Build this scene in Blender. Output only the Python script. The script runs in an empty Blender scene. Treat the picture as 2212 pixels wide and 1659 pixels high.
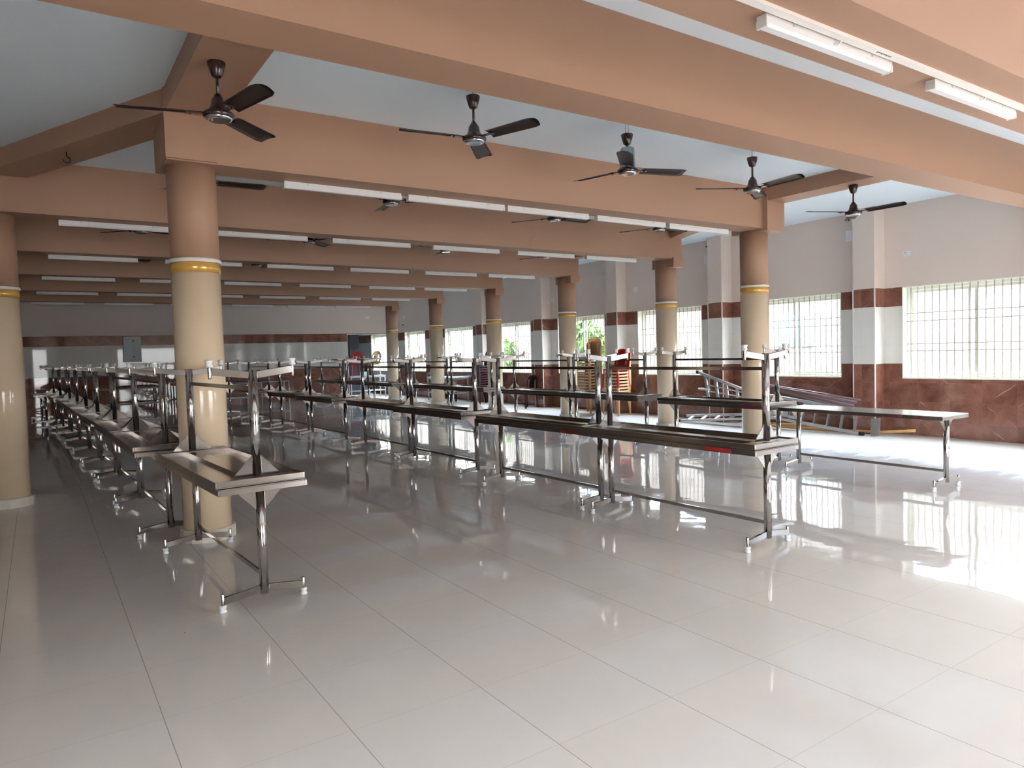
import bpy, bmesh, math, random
from math import sin, cos, pi, radians
from mathutils import Vector, Matrix

random.seed(7)
scene = bpy.context.scene
COL = scene.collection

# ------------------------------------------------------------------ materials
def s2l(c):
    c = c / 255.0
    return c / 12.92 if c <= 0.04045 else ((c + 0.055) / 1.055) ** 2.4
def rgb(r, g, b):
    return (s2l(r), s2l(g), s2l(b), 1.0)

class N:
    """tiny node-tree helper"""
    def __init__(self, name):
        self.m = bpy.data.materials.new(name)
        self.m.use_nodes = True
        self.t = self.m.node_tree
        self.b = self.t.nodes['Principled BSDF']
        self.out = self.t.nodes['Material Output']
    def n(self, typ, **kw):
        nd = self.t.nodes.new(typ)
        for k, v in kw.items():
            setattr(nd, k, v)
        return nd
    def l(self, a, b):
        self.t.links.new(a, b)
    def put(self, sock, v):
        if hasattr(v, 'is_output'):
            self.l(v, sock)
        else:
            sock.default_value = v
    def math(self, op, a, b=0.0, c=None):
        nd = self.n('ShaderNodeMath', operation=op)
        self.put(nd.inputs[0], a)
        self.put(nd.inputs[1], b)
        if c is not None:
            self.put(nd.inputs[2], c)
        return nd.outputs[0]
    def mix(self, f, a, b):
        nd = self.n('ShaderNodeMix', data_type='RGBA')
        self.put(nd.inputs['Factor'], f)
        self.put(nd.inputs['A'], a)
        self.put(nd.inputs['B'], b)
        return nd.outputs['Result']
    def noise(self, vec, scale, detail=3.0, rough=0.5, dist=0.0):
        nd = self.n('ShaderNodeTexNoise')
        if vec is not None:
            self.l(vec, nd.inputs['Vector'])
        nd.inputs['Scale'].default_value = scale
        nd.inputs['Detail'].default_value = detail
        nd.inputs['Roughness'].default_value = rough
        nd.inputs['Distortion'].default_value = dist
        return nd.outputs['Fac']
    def ramp(self, f, lo, hi, a=0.0, b=1.0):
        nd = self.n('ShaderNodeMapRange')
        self.put(nd.inputs['Value'], f)
        nd.inputs['From Min'].default_value = lo
        nd.inputs['From Max'].default_value = hi
        nd.inputs['To Min'].default_value = a
        nd.inputs['To Max'].default_value = b
        return nd.outputs['Result']
    def pos(self):
        return self.n('ShaderNodeNewGeometry').outputs['Position']
    def obj(self):
        return self.n('ShaderNodeTexCoord').outputs['Object']
    def bump(self, h, strength=0.2, dist=0.01):
        nd = self.n('ShaderNodeBump')
        nd.inputs['Strength'].default_value = strength
        nd.inputs['Distance'].default_value = dist
        self.put(nd.inputs['Height'], h)
        self.l(nd.outputs['Normal'], self.b.inputs['Normal'])
    def fin(self, color=None, rough=0.5, metal=0.0, spec=0.5):
        if color is not None:
            self.put(self.b.inputs['Base Color'], color)
        self.put(self.b.inputs['Roughness'], rough)
        self.put(self.b.inputs['Metallic'], metal)
        self.put(self.b.inputs['Specular IOR Level'], spec)
        return self.m

def simple(name, col, rough=0.5, metal=0.0, var=0.06, scale=6.0, spec=0.5):
    k = N(name)
    f = k.noise(k.obj(), scale, 3.0)
    dark = tuple(c * (1 - var) for c in col[:3]) + (1,)
    lite = tuple(min(1, c * (1 + var)) for c in col[:3]) + (1,)
    return k.fin(k.mix(f, dark, lite), rough, metal, spec)

def paint(name, col, rough=0.55, var=0.05, spec=0.35):
    k = N(name)
    p = k.pos()
    f = k.noise(p, 0.9, 4.0)
    dark = tuple(c * (1 - var) for c in col[:3]) + (1,)
    lite = tuple(min(1, c * (1 + var)) for c in col[:3]) + (1,)
    c = k.mix(f, dark, lite)
    k.bump(k.noise(p, 45.0, 2.0), 0.06, 0.004)
    return k.fin(c, rough, 0, spec)

TAN = rgb(158, 124, 102)
M = {}
M['tan'] = paint('tan_paint', TAN)
M['white'] = paint('white_ceiling_paint', rgb(226, 239, 248), 0.7, 0.03)
M['white_trim'] = simple('white_trim', rgb(235, 233, 228), 0.4)
M['plastic_white'] = simple('white_plastic', rgb(228, 230, 232), 0.35, var=0.03)
M['nylon'] = simple('white_nylon', rgb(225, 228, 230), 0.4, var=0.03)
M['cream'] = None

def mat_floor():
    k = N('polished_floor_tile')
    p = k.pos()
    sx = k.n('ShaderNodeSeparateXYZ')
    k.l(p, sx.inputs[0])
    X, Y = sx.outputs[0], sx.outputs[1]
    tx = k.math('DIVIDE', k.math('SUBTRACT', X, 0.373), 0.605)
    ty = k.math('DIVIDE', k.math('SUBTRACT', Y, 0.371), 0.5775)
    fx, fy = k.math('FRACT', tx), k.math('FRACT', ty)
    ix, iy = k.math('FLOOR', tx), k.math('FLOOR', ty)
    ex = k.math('MINIMUM', fx, k.math('SUBTRACT', 1.0, fx))
    ey = k.math('MINIMUM', fy, k.math('SUBTRACT', 1.0, fy))
    jx = k.math('LESS_THAN', ex, 0.0032)
    jy = k.math('LESS_THAN', ey, 0.0022)
    cmb = k.n('ShaderNodeCombineXYZ')
    k.l(ix, cmb.inputs[0]); k.l(iy, cmb.inputs[1])
    wn = k.n('ShaderNodeTexWhiteNoise')
    k.l(cmb.outputs[0], wn.inputs['Vector'])
    n1 = k.noise(p, 2.6, 5.0, 0.6, 0.6)
    base = k.mix(n1, rgb(199, 193, 187), rgb(210, 205, 199))
    base = k.mix(k.math('MULTIPLY', wn.outputs['Value'], 0.35), base, rgb(206, 195, 188))
    # small dark specks of dirt
    vo = k.n('ShaderNodeTexVoronoi')
    k.l(p, vo.inputs['Vector']); vo.inputs['Scale'].default_value = 2.2
    speck = k.math('LESS_THAN', vo.outputs['Distance'], 0.012)
    base = k.mix(k.math('MULTIPLY', speck, 0.7), base, rgb(90, 80, 74))
    base = k.mix(k.math('MULTIPLY', jx, 0.62), base, rgb(120, 103, 92))
    base = k.mix(k.math('MULTIPLY', jy, 0.30), base, rgb(130, 112, 100))
    # every tile lies a hair out of level, its face slightly wavy
    sub = k.n('ShaderNodeVectorMath', operation='SUBTRACT')
    k.l(wn.outputs['Color'], sub.inputs[0]); sub.inputs[1].default_value = (0.5, 0.5, 0.5)
    sc = k.n('ShaderNodeVectorMath', operation='SCALE')
    k.l(sub.outputs[0], sc.inputs[0]); sc.inputs['Scale'].default_value = 0.006
    bp = k.n('ShaderNodeBump')
    bp.inputs['Strength'].default_value = 0.10; bp.inputs['Distance'].default_value = 0.01
    k.l(k.noise(p, 5.0, 1.0), bp.inputs['Height'])
    add = k.n('ShaderNodeVectorMath', operation='ADD')
    k.l(bp.outputs[0], add.inputs[0]); k.l(sc.outputs[0], add.inputs[1])
    nz = k.n('ShaderNodeVectorMath', operation='NORMALIZE')
    k.l(add.outputs[0], nz.inputs[0])
    k.l(nz.outputs[0], k.b.inputs['Normal'])
    # unswept dust lies along the window side of the hall, in trodden streaks
    mp = k.n('ShaderNodeMapping'); k.l(p, mp.inputs[0]); mp.inputs['Scale'].default_value = (1.0, 2.6, 1.0)
    mp.inputs['Rotation'].default_value = (0, 0, 0.5)
    st = k.noise(mp.outputs[0], 1.3, 6.0, 0.65, 0.8)
    edge = k.math('ADD', X, k.math('MULTIPLY', k.math('SUBTRACT', st, 0.5), 1.6))
    dm = k.n('ShaderNodeMapRange', interpolation_type='SMOOTHSTEP')
    k.l(edge, dm.inputs['Value']); dm.inputs['From Min'].default_value = 8.2; dm.inputs['From Max'].default_value = 9.8
    dust = dm.outputs['Result']
    base = k.mix(k.math('MULTIPLY', dust, 0.75), base, rgb(211, 211, 211))
    rough = k.math('MULTIPLY_ADD', dust, 0.42, k.ramp(st, 0.35, 0.75, 0.022, 0.05))
    spec = k.math('MULTIPLY_ADD', dust, -0.3, 0.45)
    return k.fin(base, rough, 0, spec)
M['floor'] = mat_floor()

def mat_wall():
    """painted wall over a dado: brown marble tile, white tile, brown band"""
    k = N('wall_paint_over_tile_dado')
    p = k.pos()
    sx = k.n('ShaderNodeSeparateXYZ'); k.l(p, sx.inputs[0])
    X, Y, Z = sx.outputs
    U = k.math('ADD', X, Y)
    tu = k.math('DIVIDE', U, 0.45)
    tz = k.math('DIVIDE', k.math('ADD', Z, 0.07), 0.30)
    fu, fz = k.math('FRACT', tu), k.math('FRACT', tz)
    eu = k.math('MINIMUM', fu, k.math('SUBTRACT', 1.0, fu))
    ez = k.math('MINIMUM', fz, k.math('SUBTRACT', 1.0, fz))
    joint = k.math('MAXIMUM', k.math('LESS_THAN', eu, 0.006), k.math('LESS_THAN', ez, 0.008))
    cmb = k.n('ShaderNodeCombineXYZ')
    k.l(k.math('FLOOR', tu), cmb.inputs[0]); k.l(k.math('FLOOR', tz), cmb.inputs[1])
    wn = k.n('ShaderNodeTexWhiteNoise'); k.l(cmb.outputs[0], wn.inputs['Vector'])
    # shift the marble from tile to tile
    off = k.n('ShaderNodeVectorMath', operation='MULTIPLY_ADD')
    k.l(wn.outputs['Color'], off.inputs[0]); off.inputs[1].default_value = (9, 9, 9); k.l(p, off.inputs[2])
    q = off.outputs[0]
    cl = k.noise(q, 3.2, 6.0, 0.62, 0.5)
    brown = k.mix(k.ramp(cl, 0.3, 0.72), rgb(98, 60, 49), rgb(146, 103, 88))
    # a pale straight streak across some of the tiles
    rr = k.n('ShaderNodeSeparateColor'); k.l(wn.outputs['Color'], rr.inputs[0])
    slope = k.math('SUBTRACT', k.math('MULTIPLY', k.math('GREATER_THAN', rr.outputs[0], 0.35), 2.2), 1.1)
    ln = k.math('ADD', k.math('MULTIPLY', k.math('SUBTRACT', fu, 0.5), slope), k.math('SUBTRACT', fz, 0.5))
    ln = k.math('ADD', ln, k.math('MULTIPLY', k.math('SUBTRACT', k.noise(q, 6.0, 2.0), 0.5), 0.10))
    wid = k.math('MULTIPLY', k.ramp(k.noise(q, 3.1, 1.0), 0.42, 0.6), 0.028)
    vein = k.math('MULTIPLY', k.math('LESS_THAN', k.math('ABSOLUTE', ln), wid), k.math('GREATER_THAN', rr.outputs[1], 0.55))
    brown = k.mix(k.math('MULTIPLY', vein, 0.6), brown, rgb(190, 150, 128))
    brown = k.mix(k.math('MULTIPLY', joint, 0.45), brown, rgb(140, 108, 95))
    wcl = k.noise(q, 2.0, 5.0, 0.6, 0.4)
    wht = k.mix(wcl, rgb(214, 212, 205), rgb(232, 231, 226))
    wht = k.mix(k.math('MULTIPLY', joint, 0.22), wht, rgb(185, 183, 178))
    wall = k.mix(k.noise(p, 0.8, 4.0), rgb(214, 200, 190), rgb(223, 209, 199))
    g1 = k.math('GREATER_THAN', Z, 1.135)
    g2 = k.math('GREATER_THAN', Z, 2.045)
    g3 = k.math('GREATER_THAN', Z, 2.35)
    l1 = k.math('LESS_THAN', k.math('ABSOLUTE', k.math('SUBTRACT', Z, 2.045)), 0.006)
    c = k.mix(g1, brown, wht)
    c = k.mix(g2, c, brown)
    c = k.mix(k.math('MULTIPLY', l1, 0.8), c, rgb(232, 228, 220))
    c = k.mix(g3, c, wall)
    rough = k.math('MULTIPLY_ADD', g3, 0.5, 0.03)
    return k.fin(c, rough, 0, 0.5)
M['wall'] = mat_wall()

def mat_cream():
    k = N('cream_column_tile')
    p = k.obj()
    f = k.noise(p, 3.0, 4.0)
    c = k.mix(f, rgb(214, 190, 158), rgb(226, 205, 176))
    return k.fin(c, 0.06, 0, 0.5)
M['cream'] = mat_cream()
M['gold'] = simple('gold_band_tile', rgb(205, 158, 82), 0.16, 0.25, 0.14, 5.0)
M['base_tile'] = simple('pale_base_tile', rgb(198, 192, 178), 0.25, var=0.10, scale=9.0)

def mat_steel(name, col, r0, r1, brushed=False, bump=0.0):
    k = N(name)
    p = k.obj()
    if brushed:
        mp = k.n('ShaderNodeMapping'); k.l(p, mp.inputs[0])
        mp.inputs['Scale'].default_value = (60, 3, 60)
        f = k.noise(mp.outputs[0], 3.0, 3.0)
    else:
        f = k.noise(p, 7.0, 3.0)
    if bump:
        k.bump(f, bump, 0.004)
    return k.fin(col, k.ramp(f, 0.3, 0.7, r0, r1), 1.0)
M['steel_post'] = mat_steel('polished_steel_pipe', rgb(184, 180, 178), 0.11, 0.13)
M['steel_top'] = mat_steel('brushed_steel_sheet', rgb(148, 140, 134), 0.19, 0.24, True, 0.0)
M['steel_arm'] = mat_steel('satin_steel_bar', rgb(162, 157, 152), 0.12, 0.17)
M['film'] = simple('peeling_white_film', rgb(214, 210, 208), 0.35, 0.35, 0.12, 20)
M['fan'] = simple('dark_brown_enamel', rgb(46, 30, 30), 0.22, 0.0, 0.1, spec=0.6)
M['blade'] = simple('dark_brown_blade_enamel', rgb(58, 42, 38), 0.30, 0.0, 0.08, spec=0.6)
M['chrome'] = mat_steel('chrome_trim', rgb(205, 205, 205), 0.08, 0.14)
M['alu'] = mat_steel('dull_aluminium', rgb(205, 205, 206), 0.38, 0.5)
M['rubber'] = simple('black_rubber', rgb(26, 26, 28), 0.7)
M['red_paint'] = simple('red_stencil_paint', rgb(150, 28, 30), 0.5, var=0.25, scale=40)
M['dark_red_paint'] = simple('dark_red_stencil_paint', rgb(96, 22, 28), 0.5, var=0.2, scale=40)
M['chair_red'] = simple('red_moulded_plastic', rgb(168, 26, 30), 0.3, spec=0.5)
M['chair_beige'] = simple('beige_moulded_plastic', rgb(192, 156, 118), 0.32, spec=0.5)
M['chair_maroon'] = simple('dark_maroon_moulded_plastic', rgb(56, 26, 30), 0.32, spec=0.5)
M['window_frame'] = simple('cream_window_frame', rgb(232, 234, 222), 0.35, var=0.03)
M['grille'] = simple('grey_painted_grille', rgb(138, 130, 126), 0.45)
M['bamboo'] = simple('dry_bamboo', rgb(196, 156, 98), 0.5, var=0.2, scale=14)
M['pvc'] = simple('mauve_grey_pipe', rgb(120, 96, 100), 0.35)
M['panel_grey'] = simple('pale_grey_enamel', rgb(196, 202, 204), 0.4)
M['slate'] = simple('dark_slate_door', rgb(44, 46, 52), 0.5)
M['slate2'] = simple('blue_grey_door', rgb(66, 70, 80), 0.5)
M['table_laminate'] = simple('dark_table_board', rgb(58, 42, 40), 0.4)
M['blue_top'] = simple('pale_blue_table_board', rgb(186, 208, 222), 0.3)
M['pipe_white'] = simple('off_white_pipe', rgb(206, 204, 198), 0.35)
M['black'] = simple('black_plastic', rgb(20, 20, 22), 0.5)
M['ink'] = simple('grey_print_ink', rgb(70, 68, 66), 0.6)
M['outside_ground'] = simple('pale_concrete_yard', rgb(124, 116, 108), 0.9)
M['outside_wall'] = simple('whitewashed_wall', rgb(225, 226, 224), 0.8)
M['house_wall'] = simple('grey_house_wall', rgb(92, 92, 94), 0.85)
M['yard_wall'] = simple('dimmed_grey_plaster', rgb(80, 78, 77), 0.9, var=0.2, scale=1.2)
M['outside_blue'] = simple('pale_blue_shutter', rgb(84, 104, 112), 0.6)
M['bark'] = simple('brown_bark', rgb(96, 78, 60), 0.9)
M['leaf'] = simple('green_leaves', rgb(84, 118, 58), 0.6, var=0.35, scale=3)

def mat_clear(name, tint, refl, rough=0.03):
    k = N(name)
    tr = k.n('ShaderNodeBsdfTransparent'); tr.inputs[0].default_value = tint
    gl = k.n('ShaderNodeBsdfGlossy'); gl.inputs['Roughness'].default_value = rough
    lw = k.n('ShaderNodeFresnel'); lw.inputs['IOR'].default_value = 1.45
    mx = k.n('ShaderNodeMixShader')
    k.l(k.math('MULTIPLY', lw.outputs[0], refl), mx.inputs[0])
    k.l(tr.outputs[0], mx.inputs[1]); k.l(gl.outputs[0], mx.inputs[2])
    k.l(mx.outputs[0], k.out.inputs['Surface'])
    return k.m
M['glass'] = mat_clear('window_glass', (0.985, 0.993, 0.99, 1), 0.35)
def mat_wrap():
    k = N('crinkled_clear_wrap')
    tr = k.n('ShaderNodeBsdfTransparent'); tr.inputs[0].default_value = (0.72, 0.82, 0.88, 1)
    gl = k.n('ShaderNodeBsdfGlossy'); gl.inputs['Roughness'].default_value = 0.15
    df = k.n('ShaderNodeBsdfDiffuse'); df.inputs[0].default_value = rgb(150, 175, 190)
    p = k.obj()
    mp = k.n('ShaderNodeMapping'); k.l(p, mp.inputs[0]); mp.inputs['Scale'].default_value = (40, 40, 4)
    f = k.noise(mp.outputs[0], 1.5, 3.0)
    m1 = k.n('ShaderNodeMixShader'); k.l(k.ramp(f, 0.35, 0.65, 0.15, 0.75), m1.inputs[0])
    k.l(tr.outputs[0], m1.inputs[1]); k.l(df.outputs[0], m1.inputs[2])
    m2 = k.n('ShaderNodeMixShader'); m2.inputs[0].default_value = 0.25
    k.l(m1.outputs[0], m2.inputs[1]); k.l(gl.outputs[0], m2.inputs[2])
    k.l(m2.outputs[0], k.out.inputs['Surface'])
    return k.m
M['wrap'] = mat_wrap()

# ------------------------------------------------------------------ mesh helpers
def bm_new():
    return bmesh.new()

def box(bm, x0, y0, z0, x1, y1, z1, mat=None):
    vs = [(x0, y0, z0), (x1, y0, z0), (x1, y1, z0), (x0, y1, z0), (x0, y0, z1), (x1, y0, z1), (x1, y1, z1), (x0, y1, z1)]
    if mat is not None:
        vs = [mat @ Vector(v) for v in vs]
    v = [bm.verts.new(c) for c in vs]
    for f in ((0, 3, 2, 1), (4, 5, 6, 7), (0, 1, 5, 4), (1, 2, 6, 5), (2, 3, 7, 6), (3, 0, 4, 7)):
        bm.faces.new([v[i] for i in f])
    return v

def prism(bm, poly, z0, z1):
    n = len(poly)
    a = [bm.verts.new((x, y, z0)) for x, y in poly]
    b = [bm.verts.new((x, y, z1)) for x, y in poly]
    bm.faces.new(list(reversed(a))); bm.faces.new(b)
    for i in range(n):
        j = (i + 1) % n
        bm.faces.new((a[i], a[j], b[j], b[i]))

def frame_of(d):
    d = d.normalized()
    up = Vector((0, 0, 1)) if abs(d.z) < 0.95 else Vector((1, 0, 0))
    s = d.cross(up).normalized()
    return s, s.cross(d).normalized()

def tube(bm, pts, r, n=10, cap=True):
    """round tube through pts; r a number or one per point"""
    pts = [Vector(p) for p in pts]
    rings = []
    for i, p in enumerate(pts):
        d = (pts[min(i + 1, len(pts) - 1)] - pts[max(i - 1, 0)])
        s, u = frame_of(d)
        rr = r[i] if isinstance(r, (list, tuple)) else r
        rings.append([bm.verts.new(p + (s * cos(2 * pi * k / n) + u * sin(2 * pi * k / n)) * rr) for k in range(n)])
    for a, b in zip(rings, rings[1:]):
        for k in range(n):
            f = bm.faces.new((a[k], a[(k + 1) % n], b[(k + 1) % n], b[k])); f.smooth = True
    if cap:
        bm.faces.new(list(reversed(rings[0]))); bm.faces.new(rings[-1])

def bar(bm, a, b, w, h, up=Vector((0, 0, 1))):
    """rectangular bar from a to b"""
    a, b = Vector(a), Vector(b)
    d = (b - a).normalized()
    s = d.cross(up).normalized(); u = s.cross(d).normalized()
    v = []
    for p in (a, b):
        for i, j in ((-1, -1), (1, -1), (1, 1), (-1, 1)):
            v.append(bm.verts.new(p + s * (w / 2 * i) + u * (h / 2 * j)))
    for f in ((0, 1, 2, 3), (7, 6, 5, 4), (0, 4, 5, 1), (1, 5, 6, 2), (2, 6, 7, 3), (3, 7, 4, 0)):
        bm.faces.new([v[i] for i in f])

def lathe(bm, prof, n=24, c=(0, 0, 0), smooth=True):
    rings = []
    for r, z in prof:
        rings.append([bm.verts.new((c[0] + r * cos(2 * pi * k / n), c[1] + r * sin(2 * pi * k / n), c[2] + z)) for k in range(n)])
    for a, b in zip(rings, rings[1:]):
        for k in range(n):
            f = bm.faces.new((a[k], a[(k + 1) % n], b[(k + 1) % n], b[k])); f.smooth = smooth
    bm.faces.new(list(reversed(rings[0]))); bm.faces.new(rings[-1])

def quadstrip(bm, rows, thick=None, smooth=True):
    g = [[bm.verts.new(p) for p in row] for row in rows]
    fs = []
    for i in range(len(g) - 1):
        for j in range(len(g[0]) - 1):
            if g[i][j] is None: continue
            f = bm.faces.new((g[i][j], g[i][j + 1], g[i + 1][j + 1], g[i + 1][j])); f.smooth = smooth
            fs.append(f)
    return g, fs

def obj(name, bm, mat, parent=None, bevel=0.0, loc=None):
    bmesh.ops.recalc_face_normals(bm, faces=bm.faces)
    me = bpy.data.meshes.new(name)
    bm.to_mesh(me); bm.free()
    me.materials.append(M[mat] if isinstance(mat, str) else mat)
    o = bpy.data.objects.new(name, me)
    COL.objects.link(o)
    if parent is not None:
        o.parent = parent
    if loc is not None:
        o.location = loc
    if bevel:
        md = o.modifiers.new('bevel', 'BEVEL'); md.width = bevel; md.segments = 2; md.limit_method = 'ANGLE'
    return o

def tag(o, label, cat, group=None):
    o['label'] = label; o['category'] = cat
    if group: o['group'] = group
    return o

def struct(o):
    o['kind'] = 'structure'
    return o

def thing(name, label, cat, loc=(0, 0, 0), rz=0.0, group=None):
    o = bpy.data.objects.new(name, None)
    o.empty_display_size = 0.1
    COL.objects.link(o)
    o.location = loc; o.rotation_euler = (0, 0, rz)
    return tag(o, label, cat, group)

def dup(src, label=None, group=None):
    """a copy of a thing with copies of its parts and sub-parts"""
    def cp(o, parent):
        c = o.copy(); COL.objects.link(c); c.parent = parent
        for ch in list(o.children):
            cp(ch, c)
        return c
    r = cp(src, None)
    if label: r['label'] = label
    if group: r['group'] = group
    return r

# ------------------------------------------------------------------ room shell
XW, ZC, ZB = 11.474, 3.65, 3.10
YF0, YF1 = -2.2, 29.2
YFAR = 24.9
XL = -7.0

bm = bm_new(); box(bm, XL - 0.25, YF0 - 0.25, -0.12, XW + 0.25, YF1 + 0.25, 0.0)
struct(obj('floor', bm, 'floor'))
bm = bm_new(); box(bm, XL - 0.25, YF0 - 0.25, ZC, XW + 0.25, YF1 + 0.25, ZC + 0.15)
struct(obj('ceiling', bm, 'white'))

WIN = [(3.95, 5.874), (6.90, 8.80), (9.95, 11.83), (12.96, 14.82), (16.04, 17.86), (19.18, 21.03), (22.49, 24.155), (25.75, 27.35), (0.75, 3.15), (-1.95, 0.45)]  # last two lie out of view, added and enlarged to let in light
ZS, ZT = 0.893, 2.35
bm = bm_new()
T = 0.23
ys = sorted(WIN)
prev = YF0 - 0.25
for a, b in ys:
    box(bm, XW, prev, 0, XW + T, a, ZC)
    za, zb = (ZS, ZT) if a > 3.5 else (0.25, 2.30)
    box(bm, XW, a, 0, XW + T, b, za)
    box(bm, XW, a, zb, XW + T, b, ZC)
    prev = b
box(bm, XW, prev, 0, XW + T, YF1 + 0.25, ZC)
PIERS = [(3.40, 3.77), (6.155, 6.514), (9.19, 9.53), (12.20, 12.57), (15.12, 15.50), (18.15, 18.50), (21.22, 21.58)]
for a, b in PIERS:
    box(bm, XW - 0.30, a, 0, XW + 0.02, b, ZC)
struct(obj('wall_right', bm, 'wall'))
# white corner beads on the piers
bm = bm_new()
for a, b in PIERS:
    for y in (a, b):
        box(bm, XW - 0.305, y - 0.008, 0, XW - 0.29, y + 0.008, 2.36)
struct(obj('trim_1', bm, 'white_trim'))

# far wall: tiled, open at its right end
bm = bm_new()
XO = 9.505
box(bm, XL, YFAR, 0, XO, YFAR + 0.2, ZC)
box(bm, XO, YFAR, 2.33, XW, YFAR + 0.2, ZC)
box(bm, 11.36, YFAR, 0, XW, YFAR + 0.2, 2.4)
struct(obj('wall_far', bm, 'wall'))
bm = bm_new()
box(bm, XO - 0.004, YFAR - 0.012, 0, XO + 0.02, YFAR + 0.21, 2.33)
box(bm, XO - 0.004, YFAR - 0.012, 2.31, 11.36, YFAR + 0.21, 2.335)
struct(obj('trim_2', bm, 'white_trim'))
# room beyond the opening
bm = bm_new()
box(bm, XL, YF1, 0, XW, YF1 + 0.2, ZC)
struct(obj('wall_back', bm, 'outside_wall'))
bm = bm_new()
box(bm, 9.2, 25.1, 0, 9.4, YF1, ZC)
struct(obj('wall_partition', bm, 'slate'))
d1 = obj('door_1', (lambda b: (box(b, 9.4, 26.3, 0, 10.12, 26.36, 2.6), b)[1])(bm_new()), 'slate')
struct(d1)
obj('door_leaf', (lambda b: (box(b, 10.122, 26.28, 0, 10.52, 26.34, 2.6), b)[1])(bm_new()), 'slate2', d1)

bm = bm_new(); box(bm, XL - 0.2, YF0, 0, XL, YF1, ZC)
struct(obj('wall_left', bm, 'wall'))
# front wall behind the camera: two openings, sized and shifted to set the light
bm = bm_new()
FOPEN = [(-1.9, 0.55, 0.0, 2.45), (4.4, 8.4, 0.0, 2.4)]
prev = XL - 0.2
for a, b, za, zb in FOPEN:
    box(bm, prev, YF0 - 0.22, 0, a, YF0, ZC)
    if za > 0: box(bm, a, YF0 - 0.22, 0, b, YF0, za)
    box(bm, a, YF0 - 0.22, zb, b, YF0, ZC)
    prev = b
box(bm, prev, YF0 - 0.22, 0, XW, YF0, ZC)
struct(obj('wall_front', bm, 'wall'))
bm = bm_new(); box(bm, XL, YF0 - 0.6, 2.70, XW + 0.25, YF0 - 0.21, 2.85)  # unseen slab added to cut high sky light at the front openings
struct(obj('added_sky_shade', bm, 'white'))

# ---- windows
def make_window(i, y0, y1):
    w = bpy.data.objects.new('window_%d' % i, None); COL.objects.link(w)
    z0, z1 = (ZS, ZT) if y0 > 3.5 else (0.25, 2.30)
    w.location = (XW, (y0 + y1) / 2, z0); struct(w)
    L = y1 - y0; Hh = z1 - z0
    a, b = -L / 2, L / 2
    # lining of the opening
    bm = bm_new()
    t = 0.012
    box(bm, -0.004, a, 0, T, a + t, Hh); box(bm, -0.004, b - t, 0, T, b, Hh)
    box(bm, -0.004, a + t, Hh - t, T, b - t, Hh); box(bm, -0.012, a + t, 0, T, b - t, t + 0.01)
    obj('lining', bm, 'window_frame', w)
    bm = bm_new()
    x0, x1, f = 0.13, 0.19, 0.045
    box(bm, x0, a + t, t, x1, a + t + f, Hh - t); box(bm, x0, b - t - f, t, x1, b - t, Hh - t)
    box(bm, x0, a + t + f, Hh - t - f, x1, b - t - f, Hh - t); box(bm, x0, a + t + f, t, x1, b - t - f, t + f)
    obj('frame', bm, 'window_frame', w, 0.003)
    # two sliding sashes, the far one pushed a little open
    for s, (p, q, xx) in enumerate(((a + 0.06, a + 0.06 + L * 0.5, 0.135), (b - 0.06 - L * 0.5, b - 0.06, 0.165))):
        bm = bm_new(); g = 0.04
        box(bm, xx, p, 0.06, xx + 0.022, p + g, Hh - 0.06); box(bm, xx, q - g, 0.06, xx + 0.022, q, Hh - 0.06)
        box(bm, xx, p + g, 0.06, xx + 0.022, q - g, 0.06 + g); box(bm, xx, p + g, Hh - 0.06 - g, xx + 0.022, q - g, Hh - 0.06)
        sh = obj('sash', bm, 'window_frame', w)
        bm = bm_new(); box(bm, xx + 0.009, p + g, 0.06 + g, xx + 0.013, q - g, Hh - 0.06 - g)
        obj('pane', bm, 'glass', sh)
    bm = bm_new()
    n = int(round(L / 0.108)); st = L / n
    for k in range(1, n):
        tube(bm, [(0.055, a + st * k, 0.02), (0.055, a + st * k, Hh - 0.012)], 0.006, 6)
    for z in (1.926, 1.801, 1.442, 1.332):
        bar(bm, (0.055, a + 0.012, z - z0), (0.055, b - 0.012, z - z0), 0.005, 0.009)
    obj('grille', bm, 'grille', w)
for i, (a, b) in enumerate(WIN):
    make_window(i + 1, a, b)

# ---- beams
def beam(name, x0, x1, y0, y1, z0=ZB, z1=ZC + 0.02):
    bm = bm_new(); box(bm, x0, y0, z0, x1, y1, z1)
    o = struct(obj('ceiling_beam', bm, 'tan'))
    return o
BW = 0.355
YB = [6.175, 9.006, 11.958, 14.972, 18.097, 21.177]
beam('F', XL, XW, 1.896, 2.410)
beam('0', XL, XW, 3.412, 3.766)
beam('1', 0.93, 8.74, YB[0], YB[0] + BW)
for y in YB[1:]:
    beam('n', -0.75, 9.87, y, y + BW)
def cross_beam(poly, z0=3.465):
    bm = bm_new(); prism(bm, poly, z0, ZC + 0.015)
    return struct(obj('cross_beam', bm, 'tan'))
cross_beam([(0.935, 3.76), (1.283, 3.76), (1.283, 6.2), (0.935, 6.2)])
cross_beam([(8.40, 3.76), (8.78, 3.76), (8.78, 6.2), (8.40, 6.2)])
bm = bm_new(); box(bm, 1.28, 3.77, ZC - 0.012, 1.478, 6.17, ZC + 0.01)
struct(obj('trim_3', bm, 'tan'))
# the slanting beams that open the hall out to its full width
cross_beam([(0.95, 6.15), (1.275, 6.305), (0.02, 9.02), (-0.38, 9.02)])
cross_beam([(8.42, 6.5), (8.78, 6.5), (9.87, 9.02), (9.60, 9.02)])
for a, b in zip(YB[1:], YB[2:]):
    cross_beam([(9.63, a + BW - .01), (9.865, a + BW - .01), (9.865, b + .01), (9.63, b + .01)])
    cross_beam([(-0.45, a + BW - .01), (-0.15, a + BW - .01), (-0.15, b + .01), (-0.45, b + .01)])

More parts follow.
